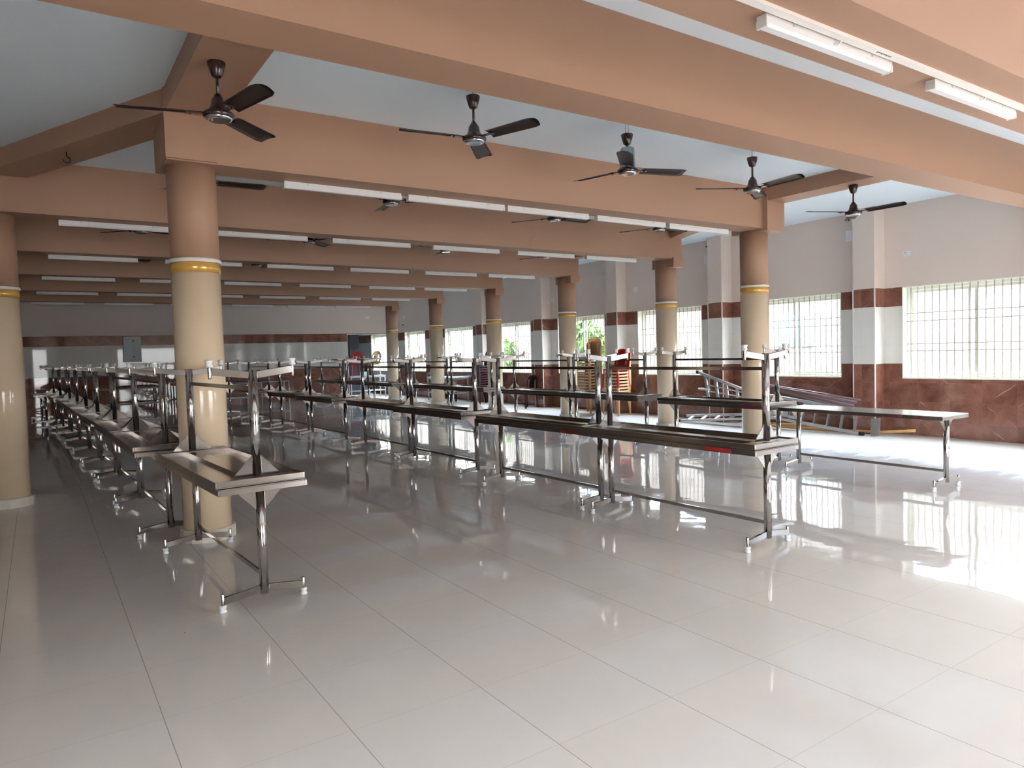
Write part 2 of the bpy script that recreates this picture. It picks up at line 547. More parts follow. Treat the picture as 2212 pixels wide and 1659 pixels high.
# ---- columns
def make_column(x, y, head, label):
    R = 0.193
    c = thing('column', label, 'column', (x, y, 0), 0, 'round columns with gold bands')
    c['kind'] = 'thing'
    bm = bm_new()
    lathe(bm, [(R, 0.09), (R, 2.23)], 48)
    obj('tiled_shaft', bm, 'cream', c)
    bm = bm_new(); lathe(bm, [(R + 0.002, 2.228), (R + 0.002, 2.314)], 48); obj('gold_band', bm, 'gold', c)
    bm = bm_new(); lathe(bm, [(R + 0.004, 2.312), (R + 0.010, 2.318), (R + 0.010, 2.338), (R + 0.003, 2.345)], 48); obj('white_ring', bm, 'white_trim', c)
    bm = bm_new(); lathe(bm, [(R - 0.002, 2.343), (R - 0.002, 3.14)], 48); obj('painted_shaft', bm, 'tan', c)
    bm = bm_new(); lathe(bm, [(R + 0.03, 0.0), (R + 0.03, 0.093), (R + 0.018, 0.1)], 16, smooth=False)
    obj('base', bm, 'base_tile', c)
    if head:
        x0, x1, y0, y1, z0, z1 = head
        bm = bm_new(); box(bm, x0 - x, y0 - y, z0, x1 - x, y1 - y, z1)
        obj('head_block', bm, 'tan', c)
    return c
make_column(1.15, 6.415, (0.925, 1.305, 6.15, 6.74, 3.11, 3.655), 'nearest cream column with a gold band, standing left of centre between the tables')
make_column(-0.30, 9.317, None, 'cream column cut by the left edge of the photo')
make_column(8.555, 6.455, (8.385, 8.765, 6.10, 6.70, 3.07, 3.655), 'rightmost cream column, in front of the ladders')
CD = 0.295
for y, lab, x0 in zip(YB[1:], ('second cream column from the right, beside the red chair stack', 'third cream column from the right, left of the beige chair stack',
                           'fourth cream column from the right, beside the dark chair stack', 'fifth cream column from the right, second from the far wall', 'farthest cream column, beside the opening in the far wall'), (9.62, 9.62, 9.634, 9.635, 9.635)):
    make_column(9.752, y + CD, (x0, 9.885, y - 0.03, y + 0.5, 2.95, 3.12), lab)

# ------------------------------------------------------------------ steel tables
S, TL, TW = 1.665, 1.845, 0.53
def make_table():
    t = thing('steel_table', 'table', 'table')
    # tray: sheet, folded rim, middle channel and two cross channels under the posts
    bm = bm_new()
    a, b = TW / 2, TL / 2
    box(bm, -a, -b, 0.744, a, b, 0.75)
    for s in (-1, 1):
        box(bm, min(s * a, s * (a - 0.014)), -b, 0.709, max(s * a, s * (a - 0.014)), b, 0.744)
        box(bm, -a + 0.014, min(s * b, s * (b - 0.014)), 0.709, a - 0.014, max(s * b, s * (b - 0.014)), 0.744)
    ob = obj('tabletop', bm, 'steel_top', t, 0.002)
    bm = bm_new()
    box(bm, -0.05, -b + 0.014, 0.721, 0.05, b - 0.014, 0.744)
    for s in (-1, 1):
        box(bm, -a + 0.014, s * S / 2 - 0.05, 0.717, a - 0.014, s * S / 2 + 0.05, 0.744)
    obj('channel', bm, 'steel_top', t)
    bm = bm_new()
    bar(bm, (0, -S / 2, 0.18), (0, S / 2, 0.18), 0.014, 0.026)
    obj('stretcher', bm, 'steel_arm', t)
    for s in (-1, 1):
        y = s * S / 2
        bm = bm_new(); tube(bm, [(0, 0, 0.066), (0, 0, 0.711)], 0.0275, 20)
        leg = obj('leg', bm, 'steel_post', t, loc=(0, y, 0))
        bm = bm_new()
        for q in (-1, 1):
            v = [(q * 0.026, 0.585), (q * 0.026, 0.71), (q * 0.135, 0.71), (q * 0.135, 0.70)]
            vs = []
            for yy in (-0.003, 0.003):
                vs.append([bm.verts.new((x, yy, z)) for x, z in v])
            bm.faces.new(vs[0]); bm.faces.new(list(reversed(vs[1])))
            for i in range(4):
                bm.faces.new((vs[0][i], vs[0][(i + 1) % 4], vs[1][(i + 1) % 4], vs[1][i]))
        obj('gusset', bm, 'steel_arm', leg)
        for q in (-1, 1):
            bm = bm_new()
            bar(bm, (q * 0.024, 0, 0.097), (q * 0.238, 0, 0.069), 0.022, 0.042)
            tube(bm, [(q * 0.245, 0, 0.03), (q * 0.245, 0, 0.108), (q * 0.245, 0, 0.114)], [0.0105, 0.0105, 0.007], 12)
            obj('foot_arm', bm, 'steel_arm', leg, 0.0015)
            bm = bm_new()
            lathe(bm, [(0.017, 0.0), (0.0225, 0.004), (0.0225, 0.010), (0.017, 0.018), (0.018, 0.026), (0.0225, 0.034), (0.019, 0.042), (0.012, 0.045)], 16, (q * 0.245, 0, 0))
            obj('foot_pad', bm, 'nylon', leg)
    return t
proto = make_table()
first = [True]
def table(x, y, ang, label, up=True, group=None):
    if first[0]:
        o = proto; first[0] = False
    else:
        o = dup(proto)
    o['label'] = label; o['category'] = 'table'
    if group: o['group'] = group
    rz = radians(-ang)
    if up:
        o.location = (x, y, 0); o.rotation_euler = (0, 0, rz)
    else:
        o.location = (x, y, 1.504); o.rotation_euler = (pi, 0, rz)
    return o
ORD = ['nearest', 'second', 'third', 'fourth', 'fifth', 'sixth', 'seventh', 'eighth', 'ninth']
ROWS = {
 'left row': [(1.055, 5.255, -2.8), (0.885, 7.55, -1.4), (0.845, 9.41, -1.6), (0.77, 11.27, -1.9), (0.71, 13.13, -1.2), (0.66, 15.0, -2.0), (0.60, 16.9, -2.0), (0.50, 18.8, -2.6), (0.40, 20.68, -2.5)],
 'middle row': [(4.424, 4.095, -1.5), (4.396, 5.931, -1.6), (4.402, 8.212, -1.3), (4.456, 10.167, -0.2), (4.373, 12.557, -1.6), (4.414, 14.722, -1.4), (4.40, 17.35, -1.0), (4.36, 21.25, -1.0)],
 'right row': [(7.54, 6.20, -0.5), (7.63, 8.56, -0.6), (7.65, 10.42, -0.5), (7.68, 12.98, -0.5), (7.70, 14.88, -0.4), (7.70, 17.42, -0.4), (7.70, 19.5, -0.4), (7.68, 21.6, -0.4)],
}
lower_first = {}
for row, spots in ROWS.items():
    for i, (x, y, a) in enumerate(spots):
        w = 'nearest stack' if i == 0 else ORD[i] + ' stack back'
        lo = table(x, y, a, 'upright steel table at the bottom of the %s in the %s' % (w, row), True, 'steel tables in the ' + row)
        lower_first[(row, i)] = lo
        table(x - 0.010 + random.uniform(-.006, .004), y + random.uniform(-.006, .018), a + random.uniform(-.5, .3),
              'upside-down steel table, feet in the air, on the %s in the %s' % (w, row), False, 'steel tables in the ' + row)
single = table(7.535, 4.256, 0.6, 'single upright steel table with nothing stacked on it, at the right', True)
table(0.12, 22.6, -3.0, 'lone upright steel table at the far end of the left row', True)

# red stencil marks on some table edges
def edge_mark(t, y0, y1, mat, name='red_mark', letters=None):
    bm = bm_new()
    x = -TW / 2 - 0.0012
    if letters is None:
        box(bm, x, y0, 0.7145, x + 0.0008, y1, 0.7445)
    else:
        # seven-segment-like strokes
        seg = {'a': (0, 1, 1, 1), 'b': (1, .5, 1, 1), 'c': (1, 0, 1, .5), 'd': (0, 0, 1, 0), 'e': (0, 0, 0, .5), 'f': (0, .5, 0, 1), 'g': (0, .5, 1, .5)}
        for ch, yy in letters:
            for k in ch:
                p, q, r_, s_ = seg[k]
                h, wd, th = 0.024, 0.03, 0.005
                # letters run towards -y when seen from -x
                ya, yb = yy - p * wd, yy - r_ * wd
                za, zb = 0.717 + q * h, 0.717 + s_ * h
                box(bm, x, min(ya, yb) - th / 2, min(za, zb) - th / 2, x + 0.0008, max(ya, yb) + th / 2, max(za, zb) + th / 2)
    o = obj(name, bm, mat, t)
    o['label'] = 'faded red stencilled mark'
    return o
edge_mark(lower_first[('middle row', 0)], -0.72, -0.48, 'red_paint')
edge_mark(lower_first[('middle row', 1)], -0.80, -0.55, 'dark_red_paint')
edge_mark(lower_first[('right row', 0)], -0.86, -0.45, 'dark_red_paint')
edge_mark(single, 0, 0, 'dark_red_paint', 'red_lettering',
          [('afedcg', -0.36), ('fedcb', -0.405), ('afged', -0.45), ('afgcd', -0.495), ('afgcd', -0.54), ('abcdef', -0.66), ('abgcd', -0.705)])

# ------------------------------------------------------------------ ceiling fans
def make_fan():
    f = thing('ceiling_fan', 'fan', 'fan')
    bm = bm_new()
    lathe(bm, [(0.056, -0.005), (0.058, -0.012), (0.047, -0.055), (0.034, -0.095), (0.022, -0.105)], 24)
    obj('canopy', bm, 'fan', f)
    bm = bm_new(); tube(bm, [(0, 0, 0.0), (0, 0, -0.25)], 0.0105, 12)
    obj('downrod', bm, 'fan', f)
    bm = bm_new()
    lathe(bm, [(0.020, -0.215), (0.030, -0.235), (0.042, -0.25), (0.050, -0.29), (0.062, -0.315), (0.094, -0.335), (0.100, -0.345), (0.098, -0.362), (0.078, -0.375)], 32)
    mot = obj('motor', bm, 'fan', f)
    bm = bm_new()
    lathe(bm, [(0.086, -0.366), (0.088, -0.372), (0.075, -0.383), (0.062, -0.386), (0.05, -0.383)], 32)
    obj('trim_ring', bm, 'chrome', mot)
    for k in range(3):
        a = 2 * pi * k / 3
        bm = bm_new()
        # cambered blade
        rows = []
        nu = 10
        for i in range(nu + 1):
            u = i / nu
            r = 0.15 + 0.46 * u
            w = 0.062 + 0.012 * u
            if u > 0.93: w *= 0.80
            row = []
            for j in range(7):
                s = -1 + 2 * j / 6
                yv = s * w
                z = -0.340 - 0.20 * yv + 0.012 * (1 - s * s) + 0.004 * u
                row.append((r + (0.012 * (1 - s * s) if i == nu else 0), yv, z))
            rows.append(row)
        g, fs = quadstrip(bm, rows)
        geo = bmesh.ops.solidify(bm, geom=fs, thickness=0.003)
        b = obj('blade', bm, 'blade', f)
        b.rotation_euler = (0, 0, a)
        bm = bm_new()
        bar(bm, (0.085, 0, -0.338), (0.20, 0, -0.340), 0.036, 0.006)
        for yy in (-0.01, 0.01):
            tube(bm, [(0.175, yy, -0.352), (0.175, yy, -0.334)], 0.005, 8)
        obj('blade_bracket', bm, 'fan', b)
    return f
fan0 = make_fan()
fused = [False]
def fan(x, y, z, ang, label):
    o = dup(fan0) if fused[0] else fan0
    fused[0] = True
    o.location = (x, y, z); o.rotation_euler = (0, 0, radians(ang))
    o['label'] = label; o['category'] = 'fan'; o['group'] = 'dark ceiling fans'
    return o
def hook(o, h):
    bm = bm_new()
    pts = [(-0.012, 0, -0.01), (-0.018, 0, h * 0.4), (-0.012, 0, h)]
    tube(bm, pts, 0.003, 6); tube(bm, [(-p[0], p[1], p[2]) for p in pts], 0.003, 6)
    q = obj('hanger_hook', bm, 'chrome', o)
f1 = fan(1.085, 5.0, 3.47, 44, 'large dark ceiling fan nearest the camera, hanging just above the left column')
f2 = fan(3.06, 5.0, 3.595, 50, 'second ceiling fan from the left in the front bay, plain dark blades')
f3 = fan(4.76, 5.0, 3.535, 104, 'ceiling fan whose motor is wrapped in clear plastic, third in the front bay')
f4 = fan(6.62, 5.0, 3.555, 28, 'fourth ceiling fan from the left in the front bay, below the white ceiling')
f5 = fan(8.60, 5.0, 3.465, 34, 'rightmost ceiling fan, hanging before the upper window wall')
for o, h in ((f2, .055), (f3, .115), (f4, .095)):
    hook(o, h)
g1 = fan(1.46, 7.6, 3.62, -2, 'ceiling fan mostly hidden behind the left column, one blade showing')
g2 = fan(3.50, 7.6, 3.62, 80, 'ceiling fan left of centre in the second bay, under the white strip')
g3 = fan(5.87, 7.6, 3.62, 0, 'ceiling fan with wrapped motor in the middle of the second bay')
g4 = fan(7.85, 7.6, 3.63, 116, 'rightmost ceiling fan in the second bay, before the slanting beam')
for i, (x, w) in enumerate(((1.26, 'leftmost'), (3.55, 'second from left'), (5.91, 'third from left'), (8.05, 'rightmost'))):
    fan(x, 10.7, 3.62, 12 + 31 * i, '%s ceiling fan in the third bay, half hidden by a beam' % w)
for i, (x, w) in enumerate(((1.19, 'left'), (3.52, 'right'))):
    fan(x, 13.7, 3.62, 20 + 40 * i, '%s of the two barely visible ceiling fans in the fourth bay' % w)
def wrap(o):
    bm = bm_new()
    n = 26; prof = [(0.052, -0.13), (0.062, -0.14), (0.066, -0.22), (0.070, -0.30), (0.074, -0.325)]
    rings = []
    for r, z in prof:
        rings.append([bm.verts.new(((r + 0.005 * ((k * 7) % 3 - 1)) * cos(2 * pi * k / n), (r + 0.005 * ((k * 7) % 3 - 1)) * sin(2 * pi * k / n), z)) for k in range(n)])
    for a, b in zip(rings, rings[1:]):
        for k in range(n):
            bm.faces.new((a[k], a[(k + 1) % n], b[(k + 1) % n], b[k]))
    bm.faces.new(list(reversed(rings[0])))
    q = obj('plastic_wrap', bm, 'wrap', o)
    q['label'] = 'crinkled clear plastic wrap'
wrap(f3); wrap(g3)

# spare ceiling hooks
def ceiling_hook(x, y, z, label):
    bm = bm_new()
    pts = [(0, 0, 0)] + [(0.028 * sin(t) , 0, -0.05 - 0.028 * (1 - cos(t)) ) for t in [k * pi / 6 for k in range(0, 10)]]
    tube(bm, pts, 0.0045, 6)
    tag(obj('ceiling_hook', bm, 'black', loc=(x, y, z)), label, 'hook')
ceiling_hook(0.33, 7.75, 3.468, 'small dark hook hanging left of the nearest column, under the slanting beam')

# ------------------------------------------------------------------ tube lights
def make_light():
    t = thing('ceiling_light', 'x', 'light')
    bm = bm_new()
    box(bm, -0.575, -0.029, -0.022, 0.575, 0.029, 0.0)
    obj('housing', bm, 'plastic_white', t, 0.002)
    bm = bm_new()
    # faceted diffuser section
    sec = [(-0.029, -0.022), (-0.029, -0.046), (-0.020, -0.060), (0.020, -0.060), (0.029, -0.046), (0.029, -0.022)]
    A = [bm.verts.new((-0.560, y, z)) for y, z in sec]; B = [bm.verts.new((0.560, y, z)) for y, z in sec]
    bm.faces.new(A); bm.faces.new(list(reversed(B)))
    for i in range(6):
        bm.faces.new((A[i], B[i], B[(i + 1) % 6], A[(i + 1) % 6]))
    obj('diffuser', bm, 'plastic_white', t)
    for s in (-1, 1):
        bm = bm_new()
        box(bm, min(s * .560, s * .578), -0.031, -0.062, max(s * .560, s * .578), 0.031, -0.0225)
        obj('end_cap', bm, 'plastic_white', t, 0.003)
    for xx in (-0.36, 0.36):
        bm = bm_new(); box(bm, xx - .006, -0.032, -0.02, xx + .006, -0.029, 0)
        obj('clip', bm, 'panel_grey', t)
    return t
l0 = make_light(); lused = [False]
def light(xc, y, label, group):
    o = dup(l0) if lused[0] else l0
    lused[0] = True
    o.location = (xc, y, ZB); o['label'] = label; o['category'] = 'light'; o['group'] = group
LT = {
 'beam joining the two nearest columns': (YB[0] + .31, [2.51, 3.74, 4.93, 6.215, 7.44]),
 'second beam back': (YB[1] + .30, [0.86, 2.48, 3.975, 5.50, 7.00, 8.42]),
 'third beam back': (YB[2] + .30, [0.80, 2.335, 3.895, 5.365, 6.87, 8.31]),
 'fourth beam back': (YB[3] + .30, [0.74, 2.31, 3.84, 5.385, 6.98, 8.40]),
 'fifth beam back': (YB[4] + .30, [0.66, 2.19, 3.78, 5.35, 6.88, 8.36]),
 'last beam before the far wall': (YB[5] + .30, [0.55, 2.15, 3.75, 5.35, 6.95, 8.45]),
}
LO = ['leftmost', 'second from left', 'third from left', 'third from right', 'second from right', 'rightmost']
L5 = ['leftmost', 'second from left', 'middle', 'second from right', 'rightmost']
for bname, (y, xs) in LT.items():
    oo = LO if len(xs) == 6 else L5
    for i, x in enumerate(xs):
        light(x, y, '%s white tube light under the %s' % (oo[i], bname), 'tube lights under the ' + bname)
light(3.58, 2.205, 'large white tube light, left of the two at the top right', 'tube lights at the top right')
light(5.225, 2.205, 'right of the two large white tube lights at the top right edge', 'tube lights at the top right')
# white cable casing along the front beam
bm = bm_new(); box(bm, XL, 2.105, ZB - 0.018, XW, 2.15, ZB)
cas = tag(obj('cable_casing', bm, 'white_trim'), 'long white plastic cable casing under the front beam beside the tube lights', 'cable casing')
bm = bm_new()
for k in range(9):
    xx = 3.90 + k * 0.016
    box(bm, xx, 2.120, ZB - 0.0188, xx + 0.010, 2.128 + 0.004 * ((k * 5) % 3 == 0), ZB - 0.018)
obj('printed_marking', bm, 'ink', cas)
for i, xx in enumerate((3.60, 5.27)):
    bm = bm_new(); tube(bm, [(xx, 2.145, ZB - 0.012), (xx - .012, 2.163, ZB - 0.034), (xx - 0.03, 2.1765, ZB - 0.03)], 0.005, 8)
    tag(obj('lead_wire', bm, 'plastic_white'), 'short white lead from the casing to the %s tube light' % ('left' if i == 0 else 'right'), 'wire')

# ------------------------------------------------------------------ switch plates, cabinet, camera
def plate(y, z, w, h, label, socket=False, x=XW, name='socket_plate', cat='socket'):
    p = thing(name, label, cat, (x, y, z))
    bm = bm_new(); box(bm, -0.010, -w / 2, -h / 2, 0.0, w / 2, h / 2)
    obj('cover', bm, 'plastic_white', p, 0.002)
    if socket:
        bm = bm_new()
        for dy, dz, r in ((0.02, 0.018, .007), (0.035, -0.012, .005), (0.005, -0.012, .005)):
            c = Matrix.Translation((-0.0105, dy, dz)) @ Matrix.Rotation(-pi / 2, 4, 'Y')
            n = 12
            vs = [bm.verts.new(c @ Vector((r * cos(2 * pi * k / n), r * sin(2 * pi * k / n), 0))) for k in range(n)]
            bm.faces.new(vs)
        obj('pin_hole', bm, 'black', p)
        bm = bm_new(); box(bm, -0.013, -0.045, -0.02, -0.0095, -0.02, 0.02); obj('switch', bm, 'white_trim', p, 0.001)
    return p
plate(5.80, 2.868, 0.115, 0.085, 'white three-pin socket plate high on the wall above the rightmost window', True)
plate(8.85, 2.847, 0.115, 0.085, 'small white socket plate beside the rightmost column top', True)
plate(11.89, 2.841, 0.13, 0.10, 'white socket plate above the window right of the beige chair stack', True)
plate(15.0, 2.848, 0.13, 0.10, 'small white socket plate on the wall between the third and fourth columns from right', True)
plate(24.177, 2.899, 0.15, 0.12, 'little white plate above the security camera near the far corner', False)
plate(6.66, 3.285, 0.29, 0.19, 'blank white cover plate beside the nearest wall pier, under the ceiling', False, name='cover_plate', cat='cover plate')
plate(9.72, 3.262, 0.29, 0.19, 'blank white cover plate beside the second wall pier, partly hidden', False, name='cover_plate', cat='cover plate')
for y, z, w in ((6.75, 3.55, 'nearest'), (9.80, 3.53, 'second')):
    bm = bm_new()
    tube(bm, [(0, 0, 0), (-0.012, 0, 0)], 0.014, 10)
    tag(obj('cable_outlet', bm, 'black', loc=(XW, y, z)), 'small dark cable outlet beside the %s wall pier, under the ceiling' % w, 'cable outlet')
p = thing('socket_plate', 'white double socket plate high on the far wall', 'socket', (10.32, YFAR, 2.937))
bm = bm_new(); box(bm, -0.085, -0.012, -0.055, 0.085, 0, 0.055); obj('cover', bm, 'plastic_white', p, 0.003)
bm = bm_new()
for xx in (-0.05, 0.0, 0.05):
    box(bm, xx - 0.012, -0.015, -0.02, xx + 0.012, -0.011, 0.02)
obj('switch', bm, 'white_trim', p)
# electrical cabinet on the far wall
c = thing('switch_cabinet', 'tall pale grey electrical cabinet on the far wall, left of the near column', 'cabinet', (2.505, YFAR, 1.53))
bm = bm_new(); box(bm, -0.245, -0.14, 0, 0.245, 0, 0.78); obj('body', bm, 'panel_grey', c, 0.006)
for s in (-1, 1):
    bm = bm_new(); box(bm, min(s * .004, s * .235), -0.155, 0.015, max(s * .004, s * .235), -0.141, 0.765)
    dd = obj('door', bm, 'panel_grey', c, 0.003)
    if s == 1:
        for zz in (0.16, 0.66):
            bm = bm_new(); box(bm, 0.015, -0.17, zz - 0.02, 0.05, -0.154, zz + 0.02); obj('latch', bm, 'black', dd)
# security camera
sc = thing('security_camera', 'white security camera on the window wall near the far corner', 'security camera', (XW, 24.0, 2.66))
bm = bm_new(); tube(bm, [(-0.001, 0, 0.06), (-0.012, 0, 0.06)], 0.045, 16); tube(bm, [(-0.012, 0, 0.06), (-0.09, 0, 0.03), (-0.12, 0, 0.0)], 0.012, 8)
obj('bracket', bm, 'plastic_white', sc)
bm = bm_new(); tube(bm, [(-0.08, 0.06, 0.02), (-0.18, -0.10, -0.04)], 0.04, 16); cb = obj('camera_body', bm, 'plastic_white', sc)
bm = bm_new(); tube(bm, [(-0.18, -0.10, -0.04), (-0.186, -0.11, -0.0438)], 0.03, 16); obj('lens', bm, 'black', cb)

# ------------------------------------------------------------------ plastic chairs
def make_chair(mat):
    """armless moulded stacking chair; front is -y"""
    c = thing('plastic_chair', 'chair', 'chair')
    bm = bm_new()
    rows = []
    n = 10
    for i in range(n + 1):
        u = i / n
        y = -0.21 + 0.40 * u
        row = []
        for j in range(9):
            s = -1 + 2 * j / 8
            w = 0.215 - 0.02 * u
            z = 0.430 - 0.020 * sin(pi * u) * (1 - s * s) + (-0.022 * max(0, 1 - u * 5)) - 0.018 * (abs(s) > 0.98)
            row.append((s * w, y, z))
        rows.append(row)
    g, fs = quadstrip(bm, rows)
    bmesh.ops.solidify(bm, geom=fs, thickness=0.006)
    # apron under the seat edge
    box(bm, -0.205, -0.208, 0.385, 0.205, -0.200, 0.425)
    for s in (-1, 1):
        box(bm, s * 0.205 - 0.004, -0.205, 0.385, s * 0.205 + 0.004, 0.185, 0.425)
    obj('seat', bm, mat, c)
    # backrest: rounded top, a slot near each side
    bm = bm_new()
    nr, nc = 14, 16
    def bp(u, s):
        hw = (0.195 + 0.02 * u) * (1.0 if u < 0.62 else math.sqrt(max(0.02, 1 - ((u - 0.62) / 0.40) ** 2)) * 0.999)
        z = 0.415 + 0.455 * u
        y = 0.185 + 0.095 * u - 0.035 * (1 - s * s) + 0.03
        return (s * hw, y, z)
    g = [[bm.verts.new(bp(i / nr, -1 + 2 * j / nc)) for j in range(nc + 1)] for i in range(nr + 1)]
    fs = []
    for i in range(nr):
        for j in range(nc):
            if 3 <= i <= 9 and j in (2, 3, 12, 13):
                continue
            f = bm.faces.new((g[i][j], g[i][j + 1], g[i + 1][j + 1], g[i + 1][j])); f.smooth = True
            fs.append(f)
    bmesh.ops.solidify(bm, geom=fs, thickness=0.008)
    for s in (-1, 1):
        tube(bm, [bp(i / nr, s) for i in range(nr + 1)], 0.010, 8)
    obj('backrest', bm, mat, c)
    for sx in (-1, 1):
        for sy, top, bot in ((-1, (0.198, -0.196), (0.225, -0.225)), (1, (0.19, 0.19), (0.215, 0.255))):
            bm = bm_new()
            # tapered L-section leg
            for (dx, dy, wx, wy) in ((0, 0, 0.050, 0.007), (0.022, 0, 0.007, 0.046)):
                a = [(-sx * dx * 0 + sx * (top[0] - (wx / 2 if wx > wy else 0)), top[1] + (0 if wx > wy else -sy * wy / 2), 0.42)]
                A = Vector((sx * (top[0] - (wx / 2 - 0.004 if wx > wy else 0)), top[1] - (0 if wx > wy else sy * (wy / 2 - 0.004)), 0.425))
                B = Vector((sx * (bot[0] - (wx * .35 if wx > wy else 0)), bot[1] - (0 if wx > wy else sy * wy * .35), 0.0))
                va = [bm.verts.new(A + Vector((i * wx / 2, j * wy / 2, 0))) for i, j in ((-1, -1), (1, -1), (1, 1), (-1, 1))]
                kx, ky = (0.72, 1) if wx > wy else (1, 0.72)
                vb = [bm.verts.new(B + Vector((i * wx * kx / 2, j * wy * ky / 2, 0))) for i, j in ((-1, -1), (1, -1), (1, 1), (-1, 1))]
                bm.faces.new(va); bm.faces.new(list(reversed(vb)))
                for k in range(4):
                    bm.faces.new((va[k], va[(k + 1) % 4], vb[(k + 1) % 4], vb[k]))
            obj('leg', bm, mat, c)
    return c
CH = {}
def chair(kind, x, y, z, rz, label, group=None):
    if kind not in CH:
        CH[kind] = make_chair('chair_' + kind); o = CH[kind]
    else:
        o = dup(CH[kind])
    o.location = (x, y, z); o.rotation_euler = (0, 0, rz)
    o['label'] = label; o['category'] = 'chair'
    if group: o['group'] = group
    elif 'group' in o: del o['group']
    return o
NUM = ['bottom', 'second', 'third', 'fourth', 'fifth', 'sixth', 'seventh', 'eighth', 'ninth', 'tenth', 'eleventh', 'twelfth', 'thirteenth', 'fourteenth']
def stack(kind, x, y, rz, n, what, top_kind=None, sp=0.070, lean=0.0):
    for k in range(n):
        last = k == n - 1
        kd = top_kind if (top_kind and last) else kind
        if last:
            lab = 'top %s plastic chair of the %s' % (kd, what)
        elif k == 0:
            lab = 'bottom %s plastic chair of the %s, legs on the floor' % (kd, what)
        else:
            lab = '%s chair from the bottom of the %s, %s plastic' % (NUM[k], what, kd)
        chair(kd, x + lean * k, y, k * sp, rz, lab, what)
stack('beige', 10.86, 11.93, -pi / 2 + 0.20, 10, 'stack topped by a red chair', 'red')
stack('beige', 10.88, 12.93, -pi / 2 + 0.25, 14, 'tall all-beige stack by the window')
stack('maroon', 10.86, 17.75, -pi / 2, 11, 'dark stack beside the fourth column')
chair('maroon', 10.80, 15.42, 0, -pi / 2 + 0.15, 'single dark maroon plastic chair against the wall below the window')

# ------------------------------------------------------------------ furniture along the far walls
def pipe_table(x, y, rz, L, W, Hh, top, label, shelf=True, name='pipe_table'):
    t = thing(name, label, 'table', (x, y, 0), rz)
    bm = bm_new(); box(bm, -L / 2, -W / 2, Hh - 0.03, L / 2, W / 2, Hh); obj('tabletop', bm, top, t, 0.004)
    bm = bm_new()
    for yy in (-W / 2 + .03, W / 2 - .03):
        tube(bm, [(-L / 2 + .03, yy, Hh - 0.05), (L / 2 - .03, yy, Hh - 0.05)], 0.019, 10)
        tube(bm, [(-L / 2 + .03, yy, 0.26), (L / 2 - .03, yy, 0.26)], 0.016, 10)
    for xx in (-L / 2 + .03, L / 2 - .03):
        tube(bm, [(xx, -W / 2 + .03, Hh - 0.05), (xx, W / 2 - .03, Hh - 0.05)], 0.019, 10)
        tube(bm, [(xx, -W / 2 + .03, 0.26), (xx, W / 2 - .03, 0.26)], 0.016, 10)
    obj('rail', bm, 'pipe_white', t)
    for sx in (-1, 1):
        for sy in (-1, 1):
            bm = bm_new(); tube(bm, [(sx * (L / 2 - .03), sy * (W / 2 - .03), 0), (sx * (L / 2 - .03), sy * (W / 2 - .03), Hh - 0.035)], 0.02, 10)
            obj('leg', bm, 'pipe_white', t)
    return t
pipe_table(2.27, 24.2, 0, 1.85, 0.62, 0.78, 'table_laminate', 'dark-topped pipe-frame table against the far wall, left of the near column')
pipe_table(4.75, 24.25, 0, 2.2, 0.62, 0.78, 'table_laminate', 'dark-topped pipe-frame table against the far wall, right of the near column')
pipe_table(6.55, 24.1, 0, 0.95, 0.62, 0.80, 'table_laminate', 'small dark-topped pipe-frame table at the far wall, nearest the opening')
pt = pipe_table(9.85, 24.1, 0, 1.35, 0.5, 0.80, 'pipe_white', 'white pipe-frame table before the far opening, carrying two chairs')
chair('red', 9.45, 24.1, 0.80, pi, 'red plastic chair standing on the white table at the far opening')
chair('beige', 10.09, 24.1, 0.80, pi + 0.35, 'beige plastic chair standing on the white table at the far opening')
pipe_table(10.95, 20.0, pi / 2, 1.7, 0.6, 0.76, 'blue_top', 'pale blue topped table under the window between the fourth and fifth columns from the right')
# low bench and box under that table
b = thing('low_bench', 'low white-topped bench on the floor under the pale blue table', 'bench', (10.75, 19.7, 0), pi / 2)
bm = bm_new(); box(bm, -0.45, -0.14, 0.30, 0.45, 0.14, 0.33); obj('seat', bm, 'pipe_white', b)
for sx in (-1, 1):
    for sy in (-1, 1):
        bm = bm_new(); box(bm, sx * .40 - .02, sy * .10 - .02, 0, sx * .40 + .02, sy * .10 + .02, 0.30); obj('leg', bm, 'black', b)
# ledge and step in the room beyond
bm = bm_new(); box(bm, 10.15, 27.6, 0, 11.45, 28.1, 0.86)
tag(obj('ledge_counter', bm, 'blue_top'), 'pale blue counter seen through the far opening, under its window', 'counter')
bm = bm_new(); box(bm, 9.55, 26.9, 0, 11.2, 27.5, 0.12)
tag(obj('floor_step', bm, 'blue_top'), 'low pale blue step on the floor beyond the far opening', 'step')

